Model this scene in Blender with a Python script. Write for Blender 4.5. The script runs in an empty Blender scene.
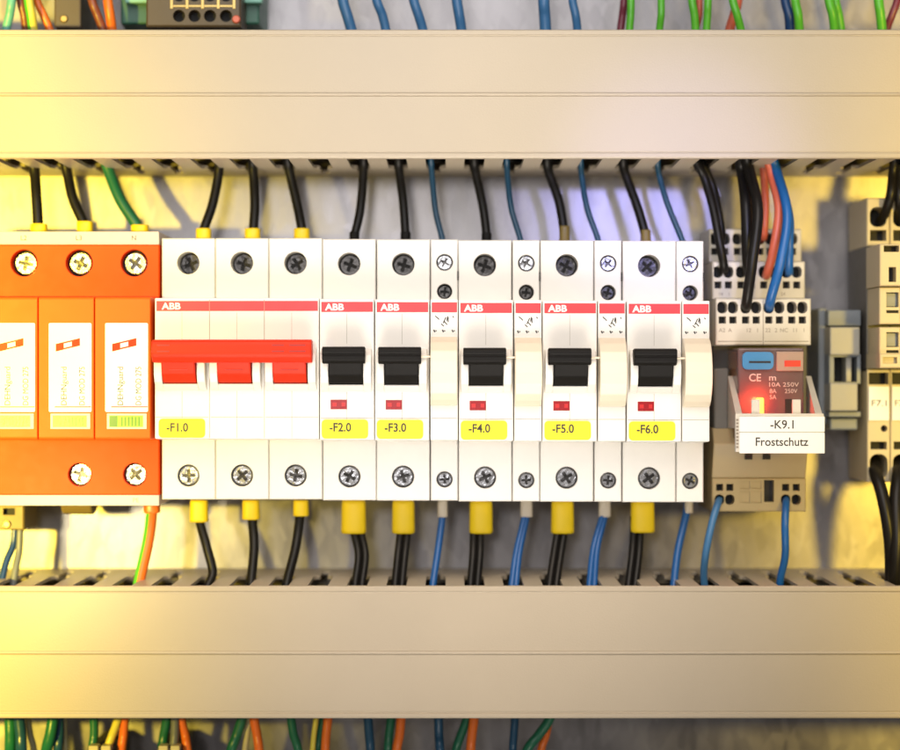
import bpy, bmesh, math, random
from mathutils import Vector, Matrix
from mathutils.geometry import tessellate_polygon
random.seed(7)
S = 0.00032            # metres per unit; one unit = one pixel of the photo at the duct-lid plane
D = 1850.0             # camera distance from the lid plane, same unit
PI = math.pi
scene = bpy.context.scene
C = bpy.data.collections.new('cabinet'); scene.collection.children.link(C)

def W(x, v, y): return Vector(((x-450)*S, y*S, (375-v)*S))
def X(u, y): return 450+(u-450)*(D+y)/D
def V(v, y): return 375+(v-375)*(D+y)/D

# ------------------------------------------------------------------ materials
def mat(name, col, rough=0.42, metal=0.0, var=0.06, scale=260, bump=0.04, bscale=1600, **kw):
    m = bpy.data.materials.new(name); m.use_nodes = True
    nt = m.node_tree; n = nt.nodes; l = nt.links
    b = n['Principled BSDF']
    tc = n.new('ShaderNodeTexCoord')
    no = n.new('ShaderNodeTexNoise'); no.inputs['Scale'].default_value = scale; no.inputs['Detail'].default_value = 4
    l.new(tc.outputs['Object'], no.inputs['Vector'])
    mx = n.new('ShaderNodeMix'); mx.data_type = 'RGBA'
    mx.inputs[6].default_value = (*[c*(1-var) for c in col], 1)
    mx.inputs[7].default_value = (*[min(1, c*(1+var)) for c in col], 1)
    l.new(no.outputs['Fac'], mx.inputs[0]); l.new(mx.outputs[2], b.inputs['Base Color'])
    mr = n.new('ShaderNodeMapRange'); mr.inputs[3].default_value = max(0.03, rough-0.08); mr.inputs[4].default_value = min(1, rough+0.08)
    l.new(no.outputs['Fac'], mr.inputs[0]); l.new(mr.outputs[0], b.inputs['Roughness'])
    b.inputs['Metallic'].default_value = metal
    if bump:
        n2 = n.new('ShaderNodeTexNoise'); n2.inputs['Scale'].default_value = bscale; n2.inputs['Detail'].default_value = 3
        l.new(tc.outputs['Object'], n2.inputs['Vector'])
        bp = n.new('ShaderNodeBump'); bp.inputs['Strength'].default_value = bump; bp.inputs['Distance'].default_value = 0.0006
        l.new(n2.outputs['Fac'], bp.inputs['Height']); l.new(bp.outputs['Normal'], b.inputs['Normal'])
    for k, v in kw.items():
        b.inputs[k.replace('_', ' ')].default_value = v
    return m

M = {}
M['duct']   = mat('grey_beige_pvc', (0.425, 0.365, 0.275), 0.48, var=0.07, scale=28, bump=0.10, bscale=1500)
M['white']  = mat('white_thermoplastic', (0.80, 0.785, 0.745), 0.38, var=0.03)
M['cream']  = mat('cream_thermoplastic', (0.79, 0.70, 0.55), 0.40, var=0.03)
M['stripe'] = mat('red_print', (0.74, 0.035, 0.045), 0.4, bump=0)
M['paint']  = mat('white_print', (0.85, 0.83, 0.8), 0.5, bump=0)
M['redtog'] = mat('red_toggle_plastic', (0.80, 0.028, 0.005), 0.45, var=0.03, Specular_IOR_Level=0.2)
M['reddark']= mat('dark_red_recess', (0.35, 0.015, 0.008), 0.5)
M['black']  = mat('black_toggle_plastic', (0.007, 0.0065, 0.0065), 0.5, var=0.2, Specular_IOR_Level=0.12)
M['hole']   = mat('dark_recess', (0.012, 0.011, 0.010), 0.7)  # near-black; on hole floors it stands in for the shade deep inside
M['seam']   = mat('seam_shadow_gap', (0.30, 0.27, 0.22), 0.7)
M['ind']    = mat('indicator_red', (0.30, 0.010, 0.014), 0.25)
M['ind2']   = mat('indicator_red_flag', (0.55, 0.02, 0.02), 0.3)
M['tag']    = mat('yellow_marker', (0.92, 0.78, 0.02), 0.45, var=0.03)
M['ink']    = mat('dark_print', (0.03, 0.03, 0.028), 0.6, bump=0)
M['fink']   = mat('faint_print', (0.55, 0.52, 0.47), 0.6, bump=0)
M['rink'] = mat('relay_print', (0.55, 0.48, 0.46), 0.5, bump=0)
M['gink']   = mat('grey_print', (0.25, 0.21, 0.17), 0.6, bump=0)
M['steel']  = mat('screw_steel', (0.50, 0.50, 0.52), 0.25, 0.95, var=0.25, bump=0.5, bscale=420)
M['dsteel'] = mat('shaded_screw_steel', (0.055, 0.052, 0.05), 0.30, 0.9, var=0.3, bump=0.5, bscale=420)  # screw steel darkened to paint the shade of deep holes and cross slots
M['ferr']   = mat('yellow_ferrule', (0.95, 0.68, 0.010), 0.4, var=0.04)
M['pferr']  = mat('pale_ferrule', (0.62, 0.56, 0.46), 0.45)
M['orange'] = mat('orange_housing', (0.86, 0.075, 0.003), 0.5, var=0.04, Specular_IOR_Level=0.2)
M['lorange']= mat('light_orange_module', (0.88, 0.125, 0.008), 0.5, var=0.04, Specular_IOR_Level=0.25)
M['strip']  = mat('cream_strip', (0.66, 0.56, 0.48), 0.5)
M['label']  = mat('white_label', (0.84, 0.83, 0.80), 0.45, var=0.02)
M['green']  = mat('green_indicator', (0.28, 0.55, 0.04), 0.3, var=0.1)
M['dgreen'] = mat('dark_green_square', (0.10, 0.24, 0.03), 0.3)
M['wblack'] = mat('black_wire', (0.009, 0.008, 0.007), 0.36, var=0.3, Specular_IOR_Level=0.25)
M['wblue']  = mat('blue_wire', (0.012, 0.11, 0.36), 0.32, var=0.1)
M['wsteel'] = mat('steel_blue_wire', (0.045, 0.16, 0.34), 0.35, var=0.1)
M['wteal']  = mat('teal_wire', (0.010, 0.065, 0.13), 0.32, var=0.1)
M['wmint']  = mat('mint_wire', (0.13, 0.42, 0.33), 0.35)
M['wgreen'] = mat('dark_green_wire', (0.010, 0.13, 0.065), 0.33, var=0.1)
M['wlgreen']= mat('bright_green_wire', (0.10, 0.46, 0.03), 0.33, var=0.1)
M['wyel']   = mat('yellow_wire', (0.70, 0.60, 0.08), 0.35)
M['worange']= mat('orange_wire', (0.78, 0.16, 0.015), 0.35)
M['wpink']  = mat('salmon_wire', (0.62, 0.13, 0.07), 0.35)
M['wbrown'] = mat('brown_wire', (0.22, 0.06, 0.025), 0.35)
M['wmaroon']= mat('maroon_wire', (0.18, 0.03, 0.05), 0.35)
M['wnavy']  = mat('navy_wire', (0.010, 0.045, 0.15), 0.33)
M['wcream'] = mat('cream_wire', (0.55, 0.48, 0.25), 0.4)
M['wgrey']  = mat('grey_wire', (0.15, 0.16, 0.15), 0.4)
M['sock']   = mat('grey_beige_socket', (0.60, 0.565, 0.50), 0.45)
M['sock2']  = mat('olive_beige_socket', (0.34, 0.27, 0.14), 0.45)
M['term']   = mat('terminal_beige', (0.54, 0.46, 0.29), 0.45)
M['termd']  = mat('terminal_grey_and_shade', (0.10, 0.095, 0.085), 0.5)  # on the relay trough the shade is put into this dark colour
M['brack']  = mat('grey_end_clamp', (0.16, 0.18, 0.20), 0.4)
M['brackl'] = mat('beige_grey_end_clamp', (0.30, 0.29, 0.25), 0.4)
M['rblue']  = mat('blue_button', (0.03, 0.20, 0.45), 0.35)
M['rbrown'] = mat('grey_brown_lever', (0.33, 0.22, 0.18), 0.4)
M['rred']   = mat('red_flag', (0.75, 0.02, 0.02), 0.35)
M['relay']  = mat('smoky_relay_case', (0.20, 0.13, 0.135), 0.16, bump=0, Transmission_Weight=0.35)
M['pcb']    = mat('green_housing', (0.03, 0.13, 0.08), 0.4)
M['mint']   = mat('mint_housing', (0.25, 0.55, 0.42), 0.4)
M['brass']  = mat('brass_contact', (0.45, 0.33, 0.12), 0.35, 0.8)
M['dbrown'] = mat('dark_brown_housing', (0.09, 0.065, 0.04), 0.5)
M['olive']  = mat('olive_foot', (0.20, 0.14, 0.03), 0.45)
M['copper'] = mat('copper_pin', (0.6, 0.35, 0.2), 0.35, 0.8)
# lit LED
led = bpy.data.materials.new('lit_led'); led.use_nodes = True
b = led.node_tree.nodes['Principled BSDF']
b.inputs['Base Color'].default_value = (0.9, 0.3, 0.05, 1)
b.inputs['Emission Color'].default_value = (1, 0.42, 0.06, 1); b.inputs['Emission Strength'].default_value = 2.2
M['led'] = led
# galvanised plate
m = bpy.data.materials.new('galvanised_steel'); m.use_nodes = True
nt = m.node_tree; n = nt.nodes; l = nt.links; b = n['Principled BSDF']
tc = n.new('ShaderNodeTexCoord')
vo = n.new('ShaderNodeTexVoronoi'); vo.inputs['Scale'].default_value = 330
n1 = n.new('ShaderNodeTexNoise'); n1.inputs['Scale'].default_value = 55; n1.inputs['Detail'].default_value = 5
mp = n.new('ShaderNodeMapping'); mp.inputs['Scale'].default_value = (1, 1, 0.45)
l.new(tc.outputs['Object'], mp.inputs[0])
for t in (vo, n1): l.new(mp.outputs[0], t.inputs['Vector'])
mx = n.new('ShaderNodeMix'); mx.data_type = 'RGBA'
mx.inputs[6].default_value = (0.19, 0.18, 0.185, 1); mx.inputs[7].default_value = (0.37, 0.355, 0.36, 1)
ad = n.new('ShaderNodeMath'); ad.operation = 'MULTIPLY_ADD'; ad.inputs[1].default_value = 0.42
sp = n.new('ShaderNodeSeparateColor'); l.new(vo.outputs['Color'], sp.inputs[0])
mr = n.new('ShaderNodeMapRange'); mr.inputs[1].default_value = 0.3; mr.inputs[2].default_value = 0.7; mr.inputs[4].default_value = 0.6
l.new(n1.outputs['Fac'], mr.inputs[0]); l.new(sp.outputs[0], ad.inputs[0]); l.new(mr.outputs[0], ad.inputs[2])
l.new(ad.outputs[0], mx.inputs[0]); l.new(mx.outputs[2], b.inputs['Base Color'])
b.inputs['Metallic'].default_value = 0.65
mr2 = n.new('ShaderNodeMapRange'); mr2.inputs[3].default_value = 0.30; mr2.inputs[4].default_value = 0.45
l.new(ad.outputs[0], mr2.inputs[0]); l.new(mr2.outputs[0], b.inputs['Roughness'])
bp = n.new('ShaderNodeBump'); bp.inputs['Strength'].default_value = 0.16; bp.inputs['Distance'].default_value = 0.0015
l.new(n1.outputs['Fac'], bp.inputs['Height']); l.new(bp.outputs[0], b.inputs['Normal'])
M['galv'] = m

# ------------------------------------------------------------------ mesh helpers (x, v, y in photo units)
class MB:
    """collects shapes, then links them as ONE mesh object"""
    def __init__(s): s.v = []; s.f = []; s.mi = []; s.sm = []; s.mats = []
    def _m(s, m):
        if m not in s.mats: s.mats.append(m)
        return s.mats.index(m)
    def add(s, vs, fs, m, smooth=False):
        o = len(s.v); k = s._m(m)
        s.v += [tuple(p) for p in vs]
        for f in fs:
            s.f.append(tuple(o+i for i in f)); s.mi.append(k); s.sm.append(smooth)
    def addbm(s, bm, m, smooth=False):
        bm.verts.index_update()
        s.add([v.co[:] for v in bm.verts], [[v.index for v in f.verts] for f in bm.faces], m, smooth); bm.free()
    def box(s, x0, x1, v0, v1, y0, y1, m, bev=0.0, seg=2, taper=None):
        """world units: x, v, y; taper=(dx,dv) shrinks the front face (y0)"""
        tx, tv = taper or (0, 0)
        bm = bmesh.new()
        P = [(x0+tx, v0+tv, y0), (x1-tx, v0+tv, y0), (x1-tx, v1-tv, y0), (x0+tx, v1-tv, y0), (x0, v0, y1), (x1, v0, y1), (x1, v1, y1), (x0, v1, y1)]
        vv = [bm.verts.new(p) for p in P]
        for f in ((0, 1, 2, 3), (5, 4, 7, 6), (4, 5, 1, 0), (3, 2, 6, 7), (4, 0, 3, 7), (1, 5, 6, 2)): bm.faces.new([vv[i] for i in f])
        if bev: bmesh.ops.bevel(bm, geom=bm.edges[:], offset=bev, segments=seg, affect='EDGES', profile=0.5)
        s.addbm(bm, m)
    def ibox(s, u0, u1, v0, v1, y0, y1, m, bev=0.0, seg=2, taper=None):
        """u, v read off the photo for the front face at depth y0"""
        s.box(X(u0, y0), X(u1, y0), V(v0, y0), V(v1, y0), y0, y1, m, bev, seg, taper)
    def prism(s, prof, x0, x1, m, bev=0.0, seg=2, smooth=False):
        """prof = [(v, y)...] extruded along x"""
        bm = bmesh.new()
        a = [bm.verts.new((x0, v, y)) for v, y in prof]; c = [bm.verts.new((x1, v, y)) for v, y in prof]
        k = len(prof)
        bm.faces.new(a); bm.faces.new(c[::-1])
        for i in range(k): bm.faces.new((a[i], a[(i+1) % k], c[(i+1) % k], c[i]))
        if bev: bmesh.ops.bevel(bm, geom=bm.edges[:], offset=bev, segments=seg, affect='EDGES', profile=0.5)
        s.addbm(bm, m, smooth)
    def holed(s, outer, holes, y0, y1, m, mf=None, cham=0.9):
        """block with front at y0, chamfered rim; holes = [(loop, depth)] sunk into the front"""
        cx = sum(p[0] for p in outer)/len(outer); cv = sum(p[1] for p in outer)/len(outer)
        def ins(p, c): return (p[0]+(c if p[0] < cx else -c), p[1]+(c if p[1] < cv else -c))
        inn = [ins(p, cham) for p in outer]
        loops = [[Vector((p[0], p[1], 0)) for p in inn]]+[[Vector((p[0], p[1], 0)) for p in h[0]] for h in holes]
        tri = tessellate_polygon(loops); flat = [p for L in loops for p in L]
        s.add([(p.x, p.y, y0) for p in flat], tri, m)
        k = len(outer)
        r0 = [(p[0], p[1], y0) for p in inn]; r1 = [(p[0], p[1], y0+cham) for p in outer]; r2 = [(p[0], p[1], y1) for p in outer]
        fs = []
        for i in range(k):
            j = (i+1) % k; fs += [(i, j, k+j, k+i), (k+i, k+j, 2*k+j, 2*k+i)]
        fs.append(tuple(range(2*k, 3*k)))
        s.add(r0+r1+r2, fs, m)
        for L, d in holes:
            k = len(L)
            s.add([(p[0], p[1], y0) for p in L]+[(p[0], p[1], y0+d) for p in L], [(i, (i+1) % k, k+(i+1) % k, k+i) for i in range(k)], m, k > 8)
            s.add([(p[0], p[1], y0+d-0.05) for p in L], [tuple(range(k))], mf or m)
    def lathe(s, cx, cv, prof, m, n=28):
        """prof = [(r, y)] around the y axis"""
        vs = []; fs = []
        for r, y in prof:
            for i in range(n):
                a = 2*PI*i/n; vs.append((cx+r*math.cos(a), cv+r*math.sin(a), y))
        for j in range(len(prof)-1):
            for i in range(n):
                k = (i+1) % n; fs.append((j*n+i, j*n+k, (j+1)*n+k, (j+1)*n+i))
        fs.append(tuple(range(n))); fs.append(tuple(range((len(prof)-1)*n, len(prof)*n)))
        s.add(vs, fs, m, False)
    def tube(s, pts, r, m, n=14, m2=None, ang=0, dense=7):
        P = spline([Vector(p) for p in pts], dense)
        rr = r if callable(r) else (lambda t: r)
        vs = []; up = None; k = len(P); k_ = s._m(m)
        for i, p in enumerate(P):
            t = (P[min(i+1, k-1)]-P[max(i-1, 0)]).normalized()
            if up is None: up = t.cross(Vector((0, 0, 1))).normalized() if abs(t.z) < 0.9 else t.cross(Vector((0, 1, 0))).normalized()
            up = (up-t*up.dot(t)).normalized(); w = t.cross(up)
            q = rr(i/(k-1))
            for j in range(n):
                a = 2*PI*j/n; vs.append(p+up*q*math.cos(a)+w*q*math.sin(a))
        o = len(s.v); s.v += [tuple(p) for p in vs]
        k2 = s._m(m2) if m2 else k_
        for i in range(k-1):
            for j in range(n):
                jj = (j+1) % n
                s.f.append((o+i*n+j, o+i*n+jj, o+(i+1)*n+jj, o+(i+1)*n+j)); s.sm.append(True)
                # sheath stripe: half of the circumference
                c = Vector(vs[i*n+j])-P[i]
                s.mi.append(k2 if (m2 and c.x+0.35*c.z*0 > 0) else k_)
        s.f.append(tuple(o+j for j in range(n))); s.mi.append(k_); s.sm.append(False)
        s.f.append(tuple(o+(k-1)*n+j for j in range(n))); s.mi.append(k_); s.sm.append(False)
    def build(s, name, parent=None, org=None):
        me = bpy.data.meshes.new(name)
        o = org or (Vector(parent['org']) if parent is not None else Vector((0, 0, 0)))
        me.from_pydata([W(*p)-o for p in s.v], [], s.f)
        for m in s.mats: me.materials.append(M[m])
        me.polygons.foreach_set('material_index', s.mi); me.polygons.foreach_set('use_smooth', s.sm)
        me.update()
        bm = bmesh.new(); bm.from_mesh(me); bmesh.ops.recalc_face_normals(bm, faces=bm.faces[:]); bm.to_mesh(me); bm.free()
        ob = bpy.data.objects.new(name, me); C.objects.link(ob)
        if parent is not None:
            ob.parent = parent
            if parent.type == 'MESH': ob['org'] = list(o)
            else: ob['org'] = list(o)
        else:
            ob.location = o; ob['org'] = list(o)
        return ob

def spline(P, dense):
    if len(P) < 3: 
        return [P[0].lerp(P[-1], i/4) for i in range(5)]
    Q = [P[0]*2-P[1]]+P+[P[-1]*2-P[-2]]; out = []
    for i in range(1, len(Q)-2):
        a, b, c, d = Q[i-1:i+3]
        for k in range(dense):
            t = k/dense
            out.append(0.5*((2*b)+(c-a)*t+(2*a-5*b+4*c-d)*t*t+(3*b-a-3*c+d)*t**3))
    out.append(P[-1]); return out
def circ(cx, cv, r, n=26, ax=1.0): return [(cx+r*ax*math.cos(2*PI*i/n), cv+r*math.sin(2*PI*i/n)) for i in range(n)]
def rect(x0, x1, v0, v1): return [(x0, v0), (x1, v0), (x1, v1), (x0, v1)]
def rrect(x0, x1, v0, v1, r, n=5):
    out = []
    for cx, cv, a0 in ((x1-r, v0+r, -PI/2), (x1-r, v1-r, 0), (x0+r, v1-r, PI/2), (x0+r, v0+r, PI)):
        for i in range(n+1):
            a = a0+PI/2*i/n; out.append((cx+r*math.cos(a), cv+r*math.sin(a)))
    return out
def sheet(mb, L, y0, t, m):
    k = len(L)
    mb.add([(p[0], p[1], y0) for p in L]+[(p[0], p[1], y0+t) for p in L], [tuple(range(k)), tuple(range(k, 2*k))]+[(i, (i+1) % k, k+(i+1) % k, k+i) for i in range(k)], m)

def thing(name, label, cat, x, v, y, group=None):
    o = bpy.data.objects.new(name, None); C.objects.link(o); o.empty_display_size = 0.005
    o.location = W(x, v, y); o['org'] = list(o.location)
    return tag(o, label, cat, group)
def tag(o, label, cat=None, group=None, kind=None):
    if label: o['label'] = label
    if cat: o['category'] = cat
    if group: o['group'] = group
    if kind: o['kind'] = kind
    return o
FONTW = {}
def text(s, x, v, y, h, m, parent, name='lettering', w=None, bold=0.0, rot=0, align='CENTER'):
    """lettering of cap height h, centred (or left-aligned) at x, v on the plane y, w = wanted width"""
    cu = bpy.data.curves.new(name, 'FONT'); cu.body = s; cu.size = 1.0; cu.align_x = 'LEFT'; cu.align_y = 'BOTTOM_BASELINE'
    cu.offset = bold; cu.extrude = 0.0; cu.resolution_u = 3
    to = bpy.data.objects.new('tmp', cu); C.objects.link(to)
    bpy.context.view_layer.update()
    me = bpy.data.meshes.new_from_object(to.evaluated_get(bpy.context.evaluated_depsgraph_get()))
    bpy.data.objects.remove(to); bpy.data.curves.remove(cu)
    xs = [p.co.x for p in me.vertices]; ww = max(xs)-min(xs); mn = min(xs)
    k = h/0.69; kx = (w/ww) if w else k
    org = Vector(parent['org'])
    for p in me.vertices:
        a = (p.co.x-mn)*kx-(ww*kx/2 if align == 'CENTER' else 0); c = p.co.y*k-h/2
        if rot: a, c = -c*math.sin(rot)+a*math.cos(rot), a*math.sin(rot)+c*math.cos(rot)
        p.co = W(x+a, v-c, y)-org
    me.materials.append(M[m])
    me.name = name
    o = bpy.data.objects.new(name, me); C.objects.link(o); o.parent = parent; o['org'] = list(org)
    return o

def screw(parent, cx, cv, y, r, m='steel', ang=0.5, slot=None, name='screw'):
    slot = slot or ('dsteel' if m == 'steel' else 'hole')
    mb = MB()
    mb.lathe(cx, cv, [(r, y+6), (r, y+2.6)], m)
    # raised rim and cross recess
    w = r*0.17; L = r*0.66
    pl = [(-w, -L), (w, -L), (w, -w), (L, -w), (L, w), (w, w), (w, L), (-w, L), (-w, w), (-L, w), (-L, -w), (-w, -w)]
    ca, sa = math.cos(ang), math.sin(ang)
    pl = [(cx+a*ca-c*sa, cv+a*sa+c*ca) for a, c in pl]
    mb2 = MB(); ring = circ(cx, cv, r-1.0, 24)
    # cap with the recess cut in
    tri = tessellate_polygon([[Vector((p[0], p[1], 0)) for p in ring], [Vector((p[0], p[1], 0)) for p in pl]])
    fl = ring+pl
    mb.f = [f for f in mb.f]; 
    mb.add([(p[0], p[1], y-0.6+0.0*i) for i, p in enumerate(fl)], tri, m)
    mb.add([(p[0], p[1], y-0.6) for p in ring]+[(p[0], p[1], y+2.6) for p in circ(cx, cv, r, 24)], [(i, (i+1) % 24, 24+(i+1) % 24, 24+i) for i in range(24)], m)
    mb.add([(p[0], p[1], y-0.6) for p in pl]+[(p[0], p[1], y+1.4) for p in pl], [(i, (i+1) % 12, 12+(i+1) % 12, 12+i) for i in range(12)], slot)
    mb.add([(p[0], p[1], y+1.4) for p in pl], [tuple(range(12))], slot)
    return mb.build(name, parent)

# ------------------------------------------------------------------ setting: back plate, rail, ducts
PL = 180
mb = MB(); mb.box(-500, 1400, -450, 1200, PL, PL+8, 'galv')
tag(mb.build('back_panel'), 'galvanised steel mounting plate of the cabinet', None, None, 'structure')

mb = MB(); mb.prism([(318, 158), (318, 155), (336, 155), (336, 176), (412, 176), (412, 155), (430, 155), (430, 158), (415, 158), (415, 179.6), (333, 179.6), (333, 158)], -300, 1250, 'galv')
tag(mb.build('mounting_rail', org=W(450, 375, 179)), 'galvanised hat-shaped rail carrying the breakers, relay and terminals', 'mounting rail')

def duct(top, bot, label):
    x0, x1 = -260, 1160
    t = thing('cable_duct', label, 'cable duct', 450, (top+bot)/2, PL, 'slotted cable ducts')
    mid = (top+bot)/2 + (0.5 if top < 300 else 0.7)
    # lid: a channel profile with rounded lips, shallow groove near both edges and a fine ridge in the middle
    pr = [(top+5, 5.9), (top, 5.8), (top, 1.5), (top+0.6, 0.4), (top+1.5, 0), (top+5, 0), (top+5.8, 1.1), (top+6.6, 1.3), (top+7.4, 0.8),
          (mid-2.2, 0.8), (mid-1.4, -0.2), (mid, -0.7), (mid+1.0, -0.2), (mid+1.5, 1.2), (mid+2.2, 0.8),
          (bot-7.4, 0.8), (bot-6.6, 1.3), (bot-5.8, 1.1), (bot-5, -0.2), (bot-1.8, -0.4), (bot-0.6, 0.2), (bot, 1.5), (bot, 5.8), (bot-5, 5.9),
          (bot-5, 5), (top+5, 5)]
    mb = MB(); mb.prism(pr, x0, x1, 'duct'); mb.build('lid', t)
    for side in (0, 1):
        vo = bot-0.9 if side else top+0.9      # outer face
        vi = vo-3.6 if side else vo+3.6
        va, vb = min(vo, vi), max(vo, vi)
        mb = MB(); p = 39.5; c0 = 435.35+(0 if top < 300 else 0.0)
        mb.box(x0, x1, va, vb, 148, 179.5, 'duct')
        i = int((x0-c0)/p)-1
        while c0+(i+1)*p < x1:
            a = c0+i*p; b2 = a+p; i += 1
            if a < x0: continue
            L = [(a+10.2, 6), (b2-10.2, 6), (b2-10.2, 96), (b2-7.5, 102), (b2-4.2, 105), (b2-4.2, 148), (a+4.2, 148), (a+4.2, 105), (a+7.5, 102), (a+10.2, 96)]
            k = len(L)
            mb.add([(q[0], va, q[1]) for q in L]+[(q[0], vb, q[1]) for q in L], [tuple(range(k)), tuple(range(k, 2*k))]+[(j, (j+1) % k, k+(j+1) % k, k+j) for j in range(k)], 'duct')
        mb.build('slotted_wall', t)
    mb = MB(); mb.box(x0, x1, top+6.4, bot-6.4, 176, 179.5, 'duct'); mb.build('base', t)
duct(29.5, 158.5, 'beige slotted cable duct with lid running above the row of breakers')
duct(586, 718.5, 'beige slotted cable duct with lid running below the row of breakers')

for top, bot, w_, lab in ((29.5, 158.5, 'upper', 'dark cable added inside the upper duct to darken its slots'), (586, 718.5, 'lower', 'dark cable added inside the lower duct to darken its slots')):
    for k in range(9):  # added cables that darken the interior behind the slots
        v = (bot-24-(k % 3)*24) if w_ == 'upper' else (top+24+(k % 3)*24); y = 32+(k//3)*46
        mb = MB(); mb.tube([(x, v+random.uniform(-4, 4), y+random.uniform(-4, 4)) for x in range(-240, 1161, 140)], 11, ('wblack', 'wnavy', 'wblack')[k % 3], 10)
        tag(mb.build('darkening_cable', org=W(-240, v, y)), lab, 'cable', 'cables added to darken the %s duct' % w_)

# ------------------------------------------------------------------ breakers
YN, YT = -10, 35
Wp = 54.6
def terminal_body(t, x0, w, n, tops, bots, top, bot, name='body'):
    mb = MB()
    for i in range(n):
        a, b2 = x0+i*w+0.35, x0+(i+1)*w-0.35
        hs = [(circ(cx, V(cv, YT), r, 26), d) for cx, cv, r, d in tops+bots if a < cx < b2]
        mb.holed(rect(a, b2, V(top, YT), V(bot, YT)), hs, YT, 172, 'white', 'hole', 1.0)
    return mb.build(name, t)

def nose(t, x0, w, n, mat_='white'):
    mb = MB()
    v0, v1 = V(298, YN), V(438.7, YN)
    for i in range(1):
        a, b2 = x0+0.3, x0+n*w-0.3
        mb.prism([(v0+1.5, YT+2), (v0, YN), (v1, YN), (v1+0.6, YN+9), (v1+3, YT+2)], a, b2, mat_, 0.9)
    return mb.build('front_cover', t)

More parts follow.
